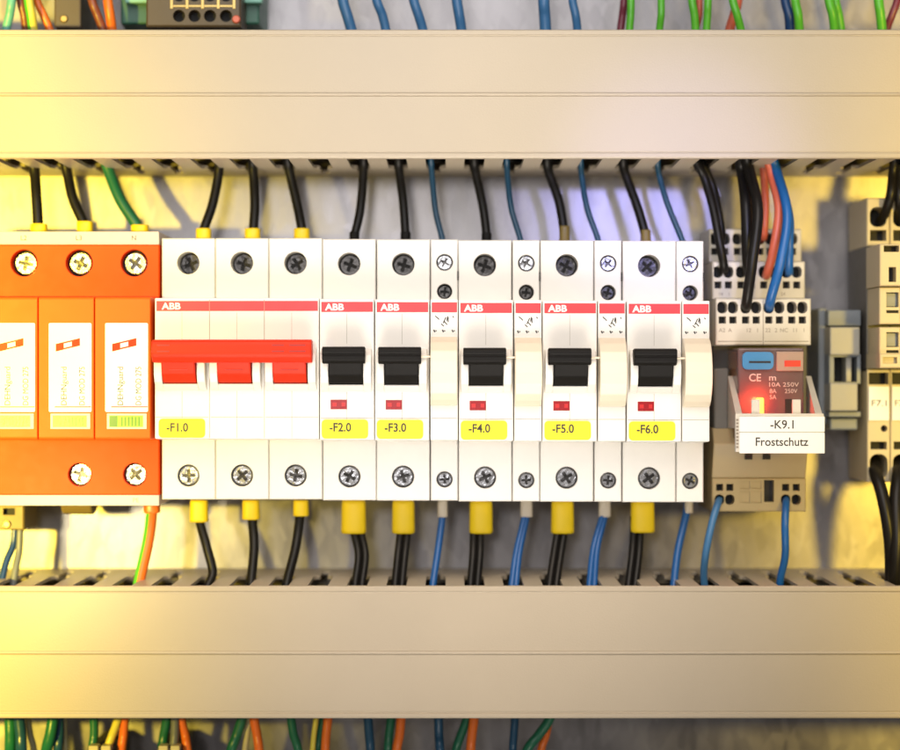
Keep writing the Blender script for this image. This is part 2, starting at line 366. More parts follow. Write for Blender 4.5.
def breaker(x0, n, dv, code, label, group, toggle='black', tag_off=4.0):
    t = thing('circuit_breaker', label, 'circuit breaker', x0+n*Wp/2, 375, 172, group)
    cs = [x0+i*Wp+27.2 for i in range(n)]
    terminal_body(t, x0, Wp, n, [(c, 263, 11.6, 26) for c in cs], [(c, 475.5, 11.4, 11) for c in cs], 238.3, 499.3)
    for i, c in enumerate(cs):
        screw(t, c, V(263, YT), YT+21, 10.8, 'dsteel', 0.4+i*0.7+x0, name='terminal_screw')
        screw(t, c, V(475.5, YT), YT+4, 10.2, 'steel' if n == 1 else 'steel', 0.2+i*0.9+x0*0.3, name='terminal_screw')
    nose(t, x0, Wp, n)
    nv = lambda v: V(v, YN)
    # red stripe, printed on each pole
    mb = MB()
    for i in range(1):
        mb.box(x0+2.0, x0+n*Wp-1.4, nv(301), nv(311), YN-0.35, YN+0.5, 'stripe')
    st = mb.build('red_stripe', t)
    text('ABB', x0+(5.5 if n == 1 else 7), nv(306.1), YN-0.45, 6.3, 'paint', t, 'emblem', w=19, bold=0.035, align='LEFT')
    # fine moulding lines on the cover
    mb = MB()
    for i in range(n):
        a = x0+i*Wp
        if i: mb.box(a-0.25, a+0.25, nv(299.5), nv(438), YN-0.42, YN+0.4, 'seam')
        mb.box(a+1.2, a+Wp-1.2, nv(416.8), nv(417.3), YN-0.12, YN+0.4, 'seam')
        mb.box(a+27.1, a+27.5, nv(391), nv(416.8), YN-0.12, YN+0.4, 'seam')
        mb.box(a+27.1, a+27.4, nv(312.5), nv(343), YN-0.12, YN+0.4, 'seam')
        mb.box(a+27.1, a+27.5, nv(417.3), nv(438), YN-0.12, YN+0.4, 'seam')
    mb.build('moulding_line', t)
    # raised cheeks beside every toggle, with a sill underneath
    for i in range(n):
        a = x0+i*Wp; mb = MB()
        cheek = [(nv(347), YN+1), (nv(349), -18), (nv(354), -25), (nv(362), -29), (nv(374), -29), (nv(382), -25), (nv(388), -17), (nv(391), YN+1)]
        mb.prism(cheek, a+2.2, a+9.9, 'white', 0.8); mb.prism(cheek, a+44.3, a+52.2, 'white', 0.8)
        mb.prism([(nv(383.5), YN+1), (nv(383.6), -20), (nv(385), -21), (nv(388), -17), (nv(391), YN+1)], a+9.9, a+44.3, 'white', 0.3)
        mb.box(a+10.2, a+44, nv(347), nv(383.5), YN-0.6, YN+0.5, 'hole')
        mb.build('toggle_frame', t)
    # toggle
    mb = MB(); tm = 'redtog' if toggle == 'red' else 'black'
    if n == 1:
        a = x0
        mb.prism([(nv(352), YN), (nv(352), -38), (nv(362), -37), (nv(374), -31), (nv(382.6), -22), (nv(383), YN)], a+10.6, a+43.7, tm, 1.0)
        mb.prism([(nv(347), -24), (nv(346), -36), (nv(347), -41.5), (nv(350), -43), (nv(353), -42.2), (nv(354.2), -40.4), (nv(355.4), -42), (nv(360), -41), (nv(362.6), -38), (nv(363), -30), (nv(360), -24)], a+4.6, a+46.6, tm, 0.9)
    else:
        for i in range(n):
            a = x0+i*Wp
            mb.prism([(nv(352), YN), (nv(352), -38), (nv(362), -37), (nv(374), -31), (nv(382.6), -22), (nv(383), YN)], a+10.4, a+43.0, tm, 1.0)
            mb.box(a+18, a+36, nv(369.3), nv(370.1), -33.8, -30, 'reddark')
        mb.prism([(nv(341), -24), (nv(340), -38), (nv(341), -44), (nv(344), -45.5), (nv(354), -45.5), (nv(357), -44.5), (nv(362.5), -40), (nv(363), -30), (nv(360), -24)], x0+2.5, x0+n*Wp-5.2, tm, 1.2)
        for q in (8, 120, 137):
            for vv in (345, 351):
                mb.box(x0+q, x0+q+(12 if q != 137 else 16), nv(vv), nv(vv+1.6), -46.1, -44, 'reddark')
    mb.build('toggle', t)
    if n == 1:
        mb = MB(); mb.box(x0+11, x0+27.2, nv(398.8), nv(408.3), YN-0.5, YN+0.6, 'ind')
        mb.box(x0+13, x0+17, nv(401.5), nv(405.5), YN-0.7, YN, 'ind2'); mb.box(x0+22, x0+25.5, nv(401.5), nv(405.5), YN-0.7, YN, 'ind2')
        mb.build('status_window', t)
    # yellow marker tag
    mb = MB(); sheet(mb, rrect(x0+tag_off-1.8, x0+tag_off+44.4, nv(418.6), nv(437.6), 4.0), YN-1.2, 1.6, 'tag')
    tg = mb.build('marker_tag', t)
    text(code, x0+tag_off+6.0, nv(427.2 if n > 1 else 426.2), YN-1.3, 8.2, 'ink', tg, 'lettering', w=21.5, bold=0.02, align='LEFT')
    t.location.z -= dv*S; t.location.x += random.uniform(-.25, .1)*S; t.rotation_euler.y = math.radians(random.uniform(-.12, .12))
    return t

def aux(x0, dv, label):
    w = 28.0
    t = thing('auxiliary_contact', label, 'contact block', x0+w/2, 375, 172, 'slim auxiliary contact blocks beside the breakers')
    c = x0+w/2+0.3
    terminal_body(t, x0, w, 1, [(c, 261.2, 8.6, 7), (c, 290.2, 7.9, 18)], [(c, 478.2, 8.4, 7)], 238.3, 499.3)
    screw(t, c, V(261.2, YT), YT+2.5, 7.6, 'steel', 0.7+x0, name='terminal_screw')
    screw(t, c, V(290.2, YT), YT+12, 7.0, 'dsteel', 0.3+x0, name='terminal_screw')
    screw(t, c, V(478.2, YT), YT+2.5, 7.4, 'steel', 0.1+x0, name='terminal_screw')
    nose(t, x0, w, 1)
    nv = lambda v: V(v, YN)
    mb = MB(); mb.box(x0+1.6, x0+w-1.2, nv(301.2), nv(311.2), YN-0.35, YN+0.5, 'stripe'); mb.build('red_stripe', t)
    # printed contact diagram
    mb = MB()
    def stroke(a, b_, c_, d, wd=0.8):
        p = Vector((x0+a, nv(b_))); q = Vector((x0+c_, nv(d))); nn = (q-p).normalized(); k = Vector((-nn.y, nn.x))*wd/2
        sheet(mb, [tuple(p+k), tuple(q+k), tuple(q-k), tuple(p-k)], YN-0.25, 0.3, 'ink')
    for sgm in ((5, 314.6, 6.8, 316.4), (6.8, 316, 9, 318.4), (22.5, 315, 23.6, 316.5), (15.8, 316, 13.0, 322), (17.6, 315, 16.6, 319.6), (11, 322.6, 13.6, 325), (18, 316, 18, 321), (13.8, 320, 17, 323.5)):
        stroke(*sgm, wd=1.0)
    for q in (3.6, 12.2, 21.8): stroke(q, 328.6, q+1.2, 331, wd=1.4); stroke(q+2, 329, q+2.6, 330.2, wd=1.0)
    mb.build('contact_diagram', t)
    mb = MB(); mb.box(x0+1.2, x0+w-1.2, nv(416.8), nv(417.3), YN-0.12, YN+0.4, 'seam'); mb.build('moulding_line', t)
    mb = MB()
    pr = [(nv(335.5), YN+1), (nv(336), -17), (nv(341), -25), (nv(350), -32), (nv(360), -36), (nv(371), -37.5), (nv(382), -36), (nv(392), -31), (nv(399), -25), (nv(403.5), -18), (nv(404.5), YN+1)]
    mb.prism(pr, x0+0.4, x0+w-0.9, 'cream', 1.0, 2); mb.build('paddle', t)
    mb = MB(); mb.tube([(x0-9, nv(355.6), -30), (x0-4, nv(355.6), -30), (x0+1, nv(355.6), -30)], 1.1, 'cream', 10); mb.build('coupling_pin', t)
    mb = MB(); mb.box(x0+w-0.6, x0+w+0.5, V(270, YT), V(279, YT), YT-0.8, YT+4, 'hole', 0.2); mb.build('clip', t)
    t.location.z -= dv*S
    return t

gb = 'single-pole breakers with black toggles'
XB = {2: 320.4, 3: 375.3, 4: 458.6, 5: 542.0, 6: 625.6}
breaker(156.3, 3, 0, '-F1.0', 'white three-pole breaker with a wide red toggle bar and tag -F1.0', None, 'red', 6.0)
for k, dv in ((2, 0.9), (3, 1.2), (4, 2.0), (5, 2.3), (6, 2.8)):
    breaker(XB[k], 1, dv, '-F%d.0' % k, 'white single-pole breaker with black toggle and yellow tag reading -F%d.0' % k, gb)
for k, dv in ((3, 1.2), (4, 2.0), (5, 2.3), (6, 2.8)):
    aux(XB[k]+Wp+0.3, dv, 'slim white contact block with cream paddle on the right side of breaker -F%d.0' % k)

# ------------------------------------------------------------------ orange surge arrester
Wo = 56.1; xo = 153.6-4*Wo
t = thing('surge_arrester', 'orange surge arrester with white labelled plug-in modules at the left end of the row', 'surge arrester', 60, 375, 172)
mb = MB()
mb.box(xo, 153.6, V(231.6, YT), V(244.6, YT), YT-1, 172, 'strip', 0.8)
mb.build('base_strip', t)
mb = MB()
mb.box(xo, 153.6, V(495, YT), V(505.6, YT), YT-1, 172, 'strip', 0.8)
mb.build('base_strip', t)
mb = MB()
cs = [153.6-Wo*(i+0.5)+2.6 for i in range(4)]
mb.holed(rect(xo, 153.6, V(244.7, YT), V(494.9, YT)), [(circ(c, V(263, YT), 14, 30), 16) for c in cs]+[(circ(c+0.6, V(474.6, YT), 12.2, 30), 12) for c in cs[:2]], YT, 170, 'orange', 'hole', 1.0)
mb.build('housing', t)
for i, c in enumerate(cs):
    screw(t, c, V(263, YT), YT+9, 11.4, 'steel', 0.6-i*0.2, name='terminal_screw')
for i, c in enumerate(cs[:2]): screw(t, c+0.6, V(474.6, YT), YT+8, 11, 'steel', 0.9+i, name='terminal_screw')
for s_, c in (('L2', cs[2]), ('L3', cs[1]), ('N', cs[0])): text(s_, c, V(238, YT), YT-1.15, 4.8, 'ink', t, w=None)
text('PE', cs[0]+2, V(500, YT), YT-1.15, 4.6, 'gink', t)
for i in range(4):
    a = 152.4-Wo*(i+1); b2 = a+Wo
    mm = MB()
    nv = lambda v: V(v, YN)
    mm.prism([(nv(297), YT+1), (nv(297), YN+2), (nv(299), YN), (nv(437.5), YN), (nv(439.6), YN+2), (nv(440), YT+1)], a+0.5, b2-0.5, 'lorange', 0.9)
    md = mm.build('plug_in_module', t)
    mm = MB(); sheet(mm, rrect(a+11, b2-2.6, nv(323), nv(412), 1.6), YN-1.4, 1.8, 'label')
    lb = mm.build('label_plate', md)
    mm = MB()
    mm.box(a+17, b2-3, nv(406.3), nv(407.3), YN-1.6, YN-1.2, 'stripe')
    # slanted company mark
    def para(x, v, w, h, m_, yo=0):
        sl = -0.24
        sheet(mm, [(x, v), (x+w, v+w*sl), (x+w, v+w*sl+h), (x, v+h)], YN-1.7-yo, 0.4, m_)
    x = a+18; v = nv(344)
    para(x, v, 8, 7.5, 'redtog'); para(x+16, v-3.9, 8, 7.5, 'redtog'); para(x+7, v-1.7, 11, 1.5, 'reddark', 0.02); para(x+7, v+4.2, 11, 1.5, 'reddark', 0.02)
    mm.build('company_mark', md)
    text('DEHNguard', a+26, nv(386), YN-1.5, 5.6, 'ink', lb, w=38, rot=PI/2)
    text('DG MOD 275', a+44, nv(386), YN-1.5, 5.6, 'ink', lb, w=38, rot=PI/2)
    mm = MB(); mm.box(a+12.5, b2-4, nv(413.4), nv(429), YN-0.9, YN+0.5, 'pferr', 0.4)
    mm.box(a+15, b2-7.5, nv(415.5), nv(427), YN-1.2, YN, 'green'); mm.box(a+15.5, a+23, nv(416), nv(426.6), YN-1.4, YN, 'dgreen')
    for q in range(6): mm.box(a+27+q*3.4, a+28.2+q*3.4, nv(417), nv(426), YN-1.35, YN, 'dgreen')
    mm.build('status_window', md)
mb = MB(); mb.prism([(503, 80), (503, 120), (512, 120), (519, 112), (522, 100), (520, 88), (512, 80)], X(64, 100), X(95, 100), 'olive', 2.5, 3)
mb.build('release_tab', t)

# signal connector peeping out under the arrester
t = thing('signal_connector', 'small brown connector under the lower left corner of the orange arrester', 'connector', X(10, 100), V(520, 100), 120)
mb = MB(); mb.holed(rect(X(-22, 90), X(24, 90), V(500, 90), V(530, 90)), [(rect(X(-14, 90), X(-2, 90), V(508, 90), V(519, 90)), 8), (rect(X(3, 90), X(15, 90), V(508, 90), V(515, 90)), 8)], 90, 150, 'olive', 'hole', 1.5)
mb.build('housing', t)
mb = MB(); mb.lathe(X(7, 90), V(524, 90), [(4, 92), (4, 88), (3, 87)], 'brass'); mb.build('screw', t)

# ------------------------------------------------------------------ relay on its socket
xr0, xr1 = X(714.5, 46), X(811, 46)
t = thing('relay_socket', 'grey-beige stepped relay socket standing right of the last breaker', 'relay socket', 782, 375, 172)
def tier(u0, u1, v0, v1, y0, y1, rows, m, uc, vr, vs, name):
    mb = MB(); hs = []
    for u in uc:
        hs.append((rrect(X(u, y0)-5.2, X(u, y0)+5.2, V(vr, y0)-6.2, V(vr, y0)+6.2, 4.6, 5), 16))
        hs.append((rect(X(u, y0)-3.7, X(u, y0)+3.7, V(vs, y0)-3.7, V(vs, y0)+3.7), 10))
    mb.holed(rect(X(u0, y0), X(u1, y0), V(v0, y0), V(v1, y0)), hs, y0, y1, m, 'hole', 1.2)
    return mb.build(name, t)
u3 = [722.3, 732.9, 745.6, 756.2, 768.8, 779.4, 791.8, 802.4]
u2 = [450+(u-450)*0.984 for u in u3]; u1 = [450+(u-450)*0.972 for u in u3]
tier(709.5, 801.5, 229, 262, 98, 170, 2, 'sock', u1, 239, 251.5, 'rear_terminal_tier')
tier(712.5, 805, 261.5, 299, 74, 170, 2, 'sock', u2, 272, 285, 'middle_terminal_tier')
tb = tier(716, 811, 298.5, 345, 46, 170, 2, 'sock', u3, 307.5, 320, 'front_terminal_tier')
for s_, u in (('A2', 722), ('A', 730), ('12', 749), ('1', 757.5), ('22', 768), ('2', 776), ('NC', 784), ('11', 795), ('1', 804)):
    text(s_, X(u, 46), V(330.2, 46), 45.8, 4.0, 'gink', t)
for s_, u in (('14', 721), ('1', 729), ('21', 747), ('2', 768), ('24', 783)): text(s_, X(u, 74), V(294, 74), 73.8, 3.4, 'gink', t)
mb = MB()
for a, c in ((718, 762), (764.5, 808.5)):
    mb.ibox(a, c, 341, 341.8, 45.7, 46.5, 'gink')
mb.ibox(762.9, 763.6, 300, 345, 45.7, 46.5, 'gink')
mb.build('moulding_line', t)
# trough behind the relay and side wings, coloured near-black for their shade
mb = MB(); mb.ibox(713, 807, 344, 432, 92, 170, 'termd', 1.0); mb.ibox(714, 729, 368, 436, 60, 95, 'termd', 2)
mb.build('trough', t)
# lower body: sloping apron and lower terminal row
mb = MB()
xa, xb = X(711, 70), X(804.5, 70)
mb.prism([(V(428, 60), 60), (V(444, 50), 50), (V(478, 66), 64), (V(478.5, 66), 170), (V(428, 60), 170)], xa, xb, 'sock2', 1.0)
mb.ibox(745.5, 752.5, 454.5, 459.5, 50, 60, 'hole'); mb.ibox(763.5, 770.5, 454.5, 459.5, 50, 60, 'hole')
mb.build('apron', t)
mb = MB(); y0 = 62; hs = []
for u in (719.6, 729.8, 785.6, 796.2):
    hs.append((rect(X(u, y0)-3.6, X(u, y0)+3.6, V(487.4, y0)-3.6, V(487.4, y0)+3.6), 10))
    hs.append((rrect(X(u, y0)-4.9, X(u, y0)+4.9, V(499.6, y0)-5.4, V(499.6, y0)+5.4, 4.5), 14))
hs.append((rect(X(764, y0), X(774, y0), V(480, y0), V(502, y0)), 9))
for u in (740, 751.5): hs.append((rect(X(u, y0), X(u+10, y0), V(481, y0), V(489, y0)), 2)); hs.append((rect(X(u, y0), X(u+10, y0), V(491, y0), V(503, y0)), 2))
mb.holed(rect(xa, xb, V(478, y0), V(511.5, y0)), [h for h in hs], y0, 170, 'sock2', 'hole', 1.0)
for u in (740, 751.5): mb.box(X(u, y0), X(u+10, y0), V(481, y0), V(489, y0), y0+1.6, y0+3, 'sock2'); mb.box(X(u, y0), X(u+10, y0), V(491, y0), V(503, y0), y0+1.6, y0+3, 'sock2')
mb.build('lower_terminal_row', t)
# plug-in relay
r = thing('relay', 'smoky plug-in relay with blue button and glowing red light held in the socket', 'relay', 771, 385, 92)
yr = 22
mb = MB(); mb.box(X(738, yr), X(804, yr), V(348, yr), V(440, yr), yr, 91, 'relay', 2.0, 3); mb.build('case', r)
mb = MB(); sheet(mb, rrect(X(742, yr), X(773, yr), V(352, yr), V(369.5, yr), 5), yr-3.5, 4.5, 'rblue'); mb.box(X(748.5, yr), X(770, yr), V(361.2, yr), V(363, yr), yr-4.2, yr-3, 'hole'); mb.build('test_button', r)
mb = MB(); mb.box(X(776, yr), X(803, yr), V(351.5, yr), V(371, yr), yr-3, yr+1, 'rbrown', 0.8); mb.box(X(784, yr), X(800, yr), V(360.5, yr), V(366.5, yr), yr-4, yr-2, 'rred', 0.4); mb.build('lever', r)
mb = MB(); mb.box(X(756, yr), X(764, yr), V(397.5, yr), V(416, yr), yr-2, yr+2, 'led', 1.8, 3); mb.build('signal_light', r)
mb = MB(); mb.box(X(785, yr), X(791.5, yr), V(399, yr), V(416, yr), yr-1, yr+1, 'hole', 0.3); mb.build('side_window', r)
text('CE', X(755, yr), V(377.5, yr), yr-0.4, 7.5, 'rink', r, w=12, bold=0.01)
text('m', X(772.5, yr), V(377.5, yr), yr-0.4, 6.0, 'rink', r, w=7, bold=0.01)
text('10A 250V', X(784, yr), V(384.5, yr), yr-0.4, 4.2, 'rink', r, w=30)
text('8A', X(773, yr), V(391, yr), yr-0.4, 4.2, 'rink', r); text('250V', X(791, yr), V(391, yr), yr-0.4, 4.2, 'rink', r)
text('5A', X(773, yr), V(397, yr), yr-0.4, 4.2, 'rink', r)
# label holder
h = thing('label_holder', 'beige retaining bracket with white plate reading -K9.1 Frostschutz across the relay', 'label holder', 782, 432, 40)
yl = -22
for (ua, ub, va, ya, uc, ud, vc, yc) in ((728, 733, 376, 60, 735.5, 742, 416, yl+4), (806, 811, 376, 60, 815, 822, 416, yl+4)):
    mb = MB()
    P = [(X(ua, ya), V(va, ya), ya), (X(ub, ya), V(va, ya), ya), (X(ud, yc), V(vc-3, yc), yc), (X(uc, yc), V(vc-3, yc), yc),
         (X(ua, ya), V(428, ya), ya), (X(ub, ya), V(428, ya), ya), (X(ud, yc), V(428, yc), yc), (X(uc, yc), V(428, yc), yc)]
    mb.add(P, [(0, 1, 2, 3), (4, 5, 6, 7), (0, 3, 7, 4), (1, 2, 6, 5), (0, 1, 5, 4), (2, 3, 7, 6)], 'sock')
    mb.build('arm', h)
mb = MB(); mb.ibox(735.5, 824, 413.5, 452, yl+1.5, yl+8, 'sock', 0.8)
mb.ibox(751.5, 760, 399.5, 416, yl+4, yl+8, 'sock', 0.8); mb.ibox(792.5, 801, 399.5, 416, yl+4, yl+8, 'sock', 0.8)
for q in range(9): mb.ibox(736.2, 738.6, 419+q*3.4, 420.8+q*3.4, yl+1.0, yl+3, 'gink')
mb.build('frame', h)
mb = MB(); mb.ibox(739.5, 824.8, 416.5, 432, yl, yl+3, 'label', 0.5); mb.ibox(739.5, 824.8, 432.6, 453.4, yl, yl+3, 'label', 0.5)
lp = mb.build('label_plate', h)
text('-K9.1', X(782, yl), V(424.3, yl), yl-0.15, 8.2, 'ink', lp, w=23, bold=0.012)
text('Frostschutz', X(782, yl), V(441.6, yl), yl-0.15, 8.2, 'ink', lp, w=52, bold=0.012)

# ------------------------------------------------------------------ end clamp
t = thing('end_clamp', 'blue-grey plastic rail clamp between the relay socket and the right terminals', 'end clamp', X(845, 90), 370, 172)
mb = MB()
mb.ibox(828, 861, 310, 326, 92, 170, 'brack', 1.2); mb.ibox(830, 860, 327, 355, 78, 170, 'brackl', 1.5)
mb.holed(rect(X(829, 84), X(861, 84), V(354, 84), V(384, 84)), [(rect(X(834, 84), X(857, 84), V(357, 84), V(382, 84)), 30)], 84, 170, 'brack', 'hole', 1)
mb.ibox(846, 851.5, 357, 382, 88, 110, 'brackl', 0.8)
mb.ibox(830, 858, 383, 411, 78, 170, 'brackl', 1.5); mb.ibox(829, 861, 411.5, 417, 86, 170, 'brack', 1); mb.ibox(830, 858, 418, 430, 94, 170, 'brack', 2)
mb.build('body', t)
mb = MB(); mb.ibox(818.5, 827, 308, 424, 110, 170, 'brack', 1.5); mb.build('side_jaw', t)

# ------------------------------------------------------------------ terminal blocks on the right
def term_block(i, label):
    x0 = 885.4+i*24.2; x1 = x0+23.6; c = (x0+x1)/2
    t = thing('terminal_block', label, 'terminal block', c, 345, 172, 'rail terminals at the right edge')
    yu = 82
    vv = lambda v: V(v, yu)
    mb = MB()
    mb.holed(rect(x0, x1, vv(198), vv(246)), [(rrect(x0+3, x1-3, vv(207), vv(227), 7), 30), (rect(x0+3.2, x1-3.2, vv(230), vv(241)), 18)], yu, 170, 'term', 'hole', 1.2)
    mb.build('upper_terminal', t)
    mb = MB(); mb.box(x0, x1, vv(246), vv(372), yu+2, 170, 'termd', 0.8); mb.build('core', t)
    y2 = 24; w2 = lambda v: V(v, y2)
    mb = MB()
    mb.holed(rect(x0, x1, w2(244), w2(286)), [(rect(x0+4, x1-4, w2(245.5), w2(252)), 14), (rect(x0+9, x0+16.5, w2(267), w2(282)), 14)], y2, yu+3, 'term', 'hole', 1.0)
    for va in (287, 327):
        mb.holed(rect(x0+1, x1-1, w2(va), w2(va+37)), [(rect(x0+8, x1-3, w2(va+5), w2(va+20)), 12), (rect(x0+8, x1-3, w2(va+23), w2(va+26)), 3)], y2+6, yu+3, 'term', 'hole', 1.0)
        mb.box(x0+8.6, x1-3.6, w2(va+6), w2(va+19), y2+12, y2+15, 'brack')
    mb.holed(rect(x0, x1, w2(353.5), w2(368)), [(rect(x0+3, x1-6, w2(357), w2(363.5)), 12)], y2, yu+3, 'term', 'hole', 1)
    mb.build('fuse_plug', t)
    mb = MB(); y3 = 80; w3 = lambda v: V(v, y3)
    mb.holed(rect(x0, x1, w3(369.5), w3(482)), [(rect(x0+1.4, x1-1.4, w3(372.5), w3(384.5)), 16), (circ(x0+17.5, w3(428.5), 3.6, 16), 10), (rect(x0+3.2, x1-3.2, w3(441.5), w3(449.5)), 14), (rrect(x0+2.4, x1-2.4, w3(454), w3(479), 8), 40)], y3, 170, 'term', 'hole', 1.0)
    mb.build('lower_terminal', t)
    mb = MB(); mb.box(x0+1.2, x1-1.2, w3(386.5), w3(420.5), y3-2.2, y3+0.5, 'label', 0.5); mk = mb.build('marker', t)
    if i < 2: text('F7.%d' % (i+1), c, w3(403), y3-2.4, 6.2, 'ink', mk, w=15.5)
    return t
term_block(0, 'beige rail terminal with white marker reading F7.1 beside the grey clamp')
term_block(1, 'beige rail terminal cut off by the right photo edge, next to F7.1')

# ------------------------------------------------------------------ wires
def path(pts):   # pts: (u, v, y) from the photo
    return [(X(u, y), V(v, y), y) for u, v, y in pts]
def wire(name, label, m, r, pts, fer=None, group=None, m2=None, twin=0, cat='wire'):
    P = path(pts); T = []
    P = [P[0], P[1]]+[(a+random.uniform(-.8, .8), b_, c+random.uniform(-2, 2)) for a, b_, c in P[2:-2]]+list(P[-2:]) if len(P) > 4 else P
    if fer or twin:
        t = thing(name, label, cat, *P[0], group)
        hw_ = fer[1] if fer else 9
        offs = (-twin, twin) if twin else (0,)
        for j, o in enumerate(offs):
            mb = MB()
            mb.tube([(p[0]+o*(1 if hw_ > 8 else 0.25+0.9*q/(len(P)-1)), p[1], p[2]+(0 if j == 0 else 1.0)) for q, p in enumerate(P)], r, m, m2=m2); mb.build('insulation', t)
        if fer:
            uc, hw, va, vb, y, fm = fer
            mb = MB(); xc = X(uc, y); a, b2 = V(va, y), V(vb, y)
            if a > b2: a, b2 = b2, a
            # flattened plastic collar: a rounded, slightly flared sleeve
            k = 20; rings = []
            up = va > 375
            for q, s_ in ((0, 0.94), (0.12, 1.0), (0.86, 1.0 if not up else 1.04), (0.97, 0.98 if not up else 1.03), (1.0, 0.88)):
                v = a+(b2-a)*q if up else b2+(a-b2)*q
                rings.append([(xc+hw*s_*math.copysign(abs(math.cos(2*PI*i/k))**0.7, math.cos(2*PI*i/k)), v, y+max(hw*0.62, r+1.6 if not twin else 0)*s_*math.copysign(abs(math.sin(2*PI*i/k))**0.7, math.sin(2*PI*i/k))) for i in range(k)])
            vs = [p for R_ in rings for p in R_]
            fs = [(j*k+i, j*k+(i+1) % k, (j+1)*k+(i+1) % k, (j+1)*k+i) for j in range(len(rings)-1) for i in range(k)]+[tuple(range(k)), tuple(range((len(rings)-1)*k, len(rings)*k))]
            mb.add(vs, fs, fm, True); mb.build('ferrule', t)
        return t
    mb = MB(); mb.tube(P, r, m, m2=m2)
    o = mb.build(name, org=W(*P[0]))
    return tag(o, label, cat, group)

yt = 88   # depth of the terminal mouths
def topw(name, label, m, r, pts, fer=None, group='wires dropping from the upper duct'):
    """pts top to bottom; first enters the slot, last ends inside the device"""
    (u0, v0) = pts[0]; n_ = len(pts)
    P = [(u0+(u0-450)*0.012-(pts[1][0]-u0)*0.15, v0-26, 84), (u0, v0-5, 96)]
    for i, (u, v) in enumerate(pts[1:]): P.append((u, v, 96+(yt-96)*(i+1)/(n_-1)))
    u, v = pts[-1]; P.append((u+(u-pts[-2][0])*0.15, v+12, yt))
    return wire(name, label, m, r, P[:], fer, group)
Y = 'ferr'
topw('wire', 'black wire entering the orange arrester at terminal L2', 'wblack', 5.7, [(34, 172), (37, 198), (38, 224)], (39, 8.8, 234, 224, yt, Y))
topw('wire', 'black wire entering the orange arrester at terminal L3', 'wblack', 5.4, [(66, 172), (73, 198), (83, 222)], (85, 8.4, 234, 221.5, yt, Y))
topw('wire', 'thick green wire slanting into the orange arrester at terminal N', 'wgreen', 6.0, [(106, 168), (120, 198), (137, 226)], (140, 9.2, 236, 225, yt, Y))
topw('wire', 'black wire above the first pole of breaker -F1.0', 'wblack', 5.0, [(219, 174), (213, 203), (204.5, 228)], (203.6, 8.0, 242, 228.5, yt, Y))
topw('wire', 'black wire above the middle pole of breaker -F1.0', 'wblack', 5.0, [(253, 174), (254, 203), (253.5, 228)], (252.6, 8.2, 242, 228.5, yt, Y))
topw('wire', 'black wire above the third pole of breaker -F1.0', 'wblack', 5.0, [(289, 174), (297, 203), (301.5, 228)], (301.8, 8.2, 242, 228.5, yt, Y))
topw('wire', 'black wire above breaker -F2.0', 'wblack', 4.6, [(363.5, 174), (360.5, 210), (354.5, 236)], (354.4, 5.3, 244, 232, yt, 'black'))
topw('wire', 'black wire above breaker -F3.0', 'wblack', 4.6, [(399, 174), (404, 203), (405.5, 236)], (405.6, 5.4, 244, 232, yt, 'black'))
topw('wire', 'black wire above breaker -F4.0', 'wblack', 4.6, [(475, 174), (483, 207), (486.6, 236)], (486.6, 5.3, 244, 233, yt, 'black'))
topw('wire', 'black wire above breaker -F5.0', 'wblack', 4.8, [(548, 174), (559.5, 202), (564.5, 236)], (564.4, 5.4, 244, 226, yt, 'olive'))
topw('wire', 'black wire above breaker -F6.0', 'wblack', 4.8, [(624, 174), (638, 207), (645.5, 236)], (645.6, 5.3, 244, 230, yt, 'olive'))
for k, p, m_ in ((3, [(431.5, 174), (436, 210), (442, 238)], 'wteal'), (4, [(507, 174), (511.6, 207), (520, 238)], 'wteal'), (5, [(581, 174), (587, 207), (597.5, 238)], 'wteal'), (6, [(658, 174), (667, 203), (682, 240)], 'wteal')):
    topw('wire', 'thin dark blue wire above the contact block of breaker -F%d.0' % k, m_, 3.1, p)
def rw(label, m, r, pts): return wire('wire', label, m, r, pts, None, 'wires dropping from the upper duct')
rw('black wire arching to the leftmost hole of the middle relay tier', 'wblack', 4.6, [(694, 158, 70), (704, 177, 80), (713, 209, 74), (719, 240, 66), (724, 266, 70), (724, 272, 84)])
rw('black wire hanging to the rear relay tier, behind the leftmost relay wires', 'wblack', 4.4, [(700, 158, 90), (712, 185, 96), (719, 215, 92), (722, 236, 92), (722, 242, 108)])
rw('thick black wire into the third hole of the middle relay tier', 'wblack', 6.0, [(738, 152, 70), (742, 172, 80), (745, 205, 62), (747, 250, 58), (748, 268, 68), (748, 275, 86)])
rw('black wire just left of the reddish ones, in the rear relay tier', 'wblack', 4.4, [(748, 152, 90), (752, 185, 98), (755, 215, 90), (754, 236, 90), (754, 242, 108)])
rw('long black wire bending down to the front relay tier', 'wblack', 5.4, [(745, 152, 60), (750, 172, 62), (757.5, 211, 36), (752, 262, 28), (747, 300, 38), (746, 311, 58)])
rw('dull red wire into the rear relay tier beside the salmon one', 'wpink', 4.2, [(762, 155, 90), (764, 175, 96), (766, 205, 92), (764, 232, 92), (763, 240, 108)])
rw('salmon wire curving into the middle relay tier', 'wpink', 4.6, [(766, 153, 60), (771, 174, 66), (779, 209, 52), (773, 250, 52), (767.5, 272, 64), (766, 277, 84)])
rw('blue wire ending in the middle relay tier', 'wblue', 4.6, [(772, 153, 80), (777, 172, 84), (789, 214, 66), (789, 245, 62), (789, 268, 70), (789, 276, 86)])
rw('long blue wire looping down to the front relay tier', 'wblue', 5.0, [(770, 153, 60), (777, 172, 62), (787.5, 215, 38), (781, 262, 28), (771, 298, 36), (769, 310, 58)])
wire('wire', 'black wire entering the top of terminal F7.1', 'wblack', 5.0, [(896, 150, 70), (893, 172, 76), (891.5, 195, 70), (884, 216, 84), (880, 222, 104)], None, 'wires dropping from the upper duct')
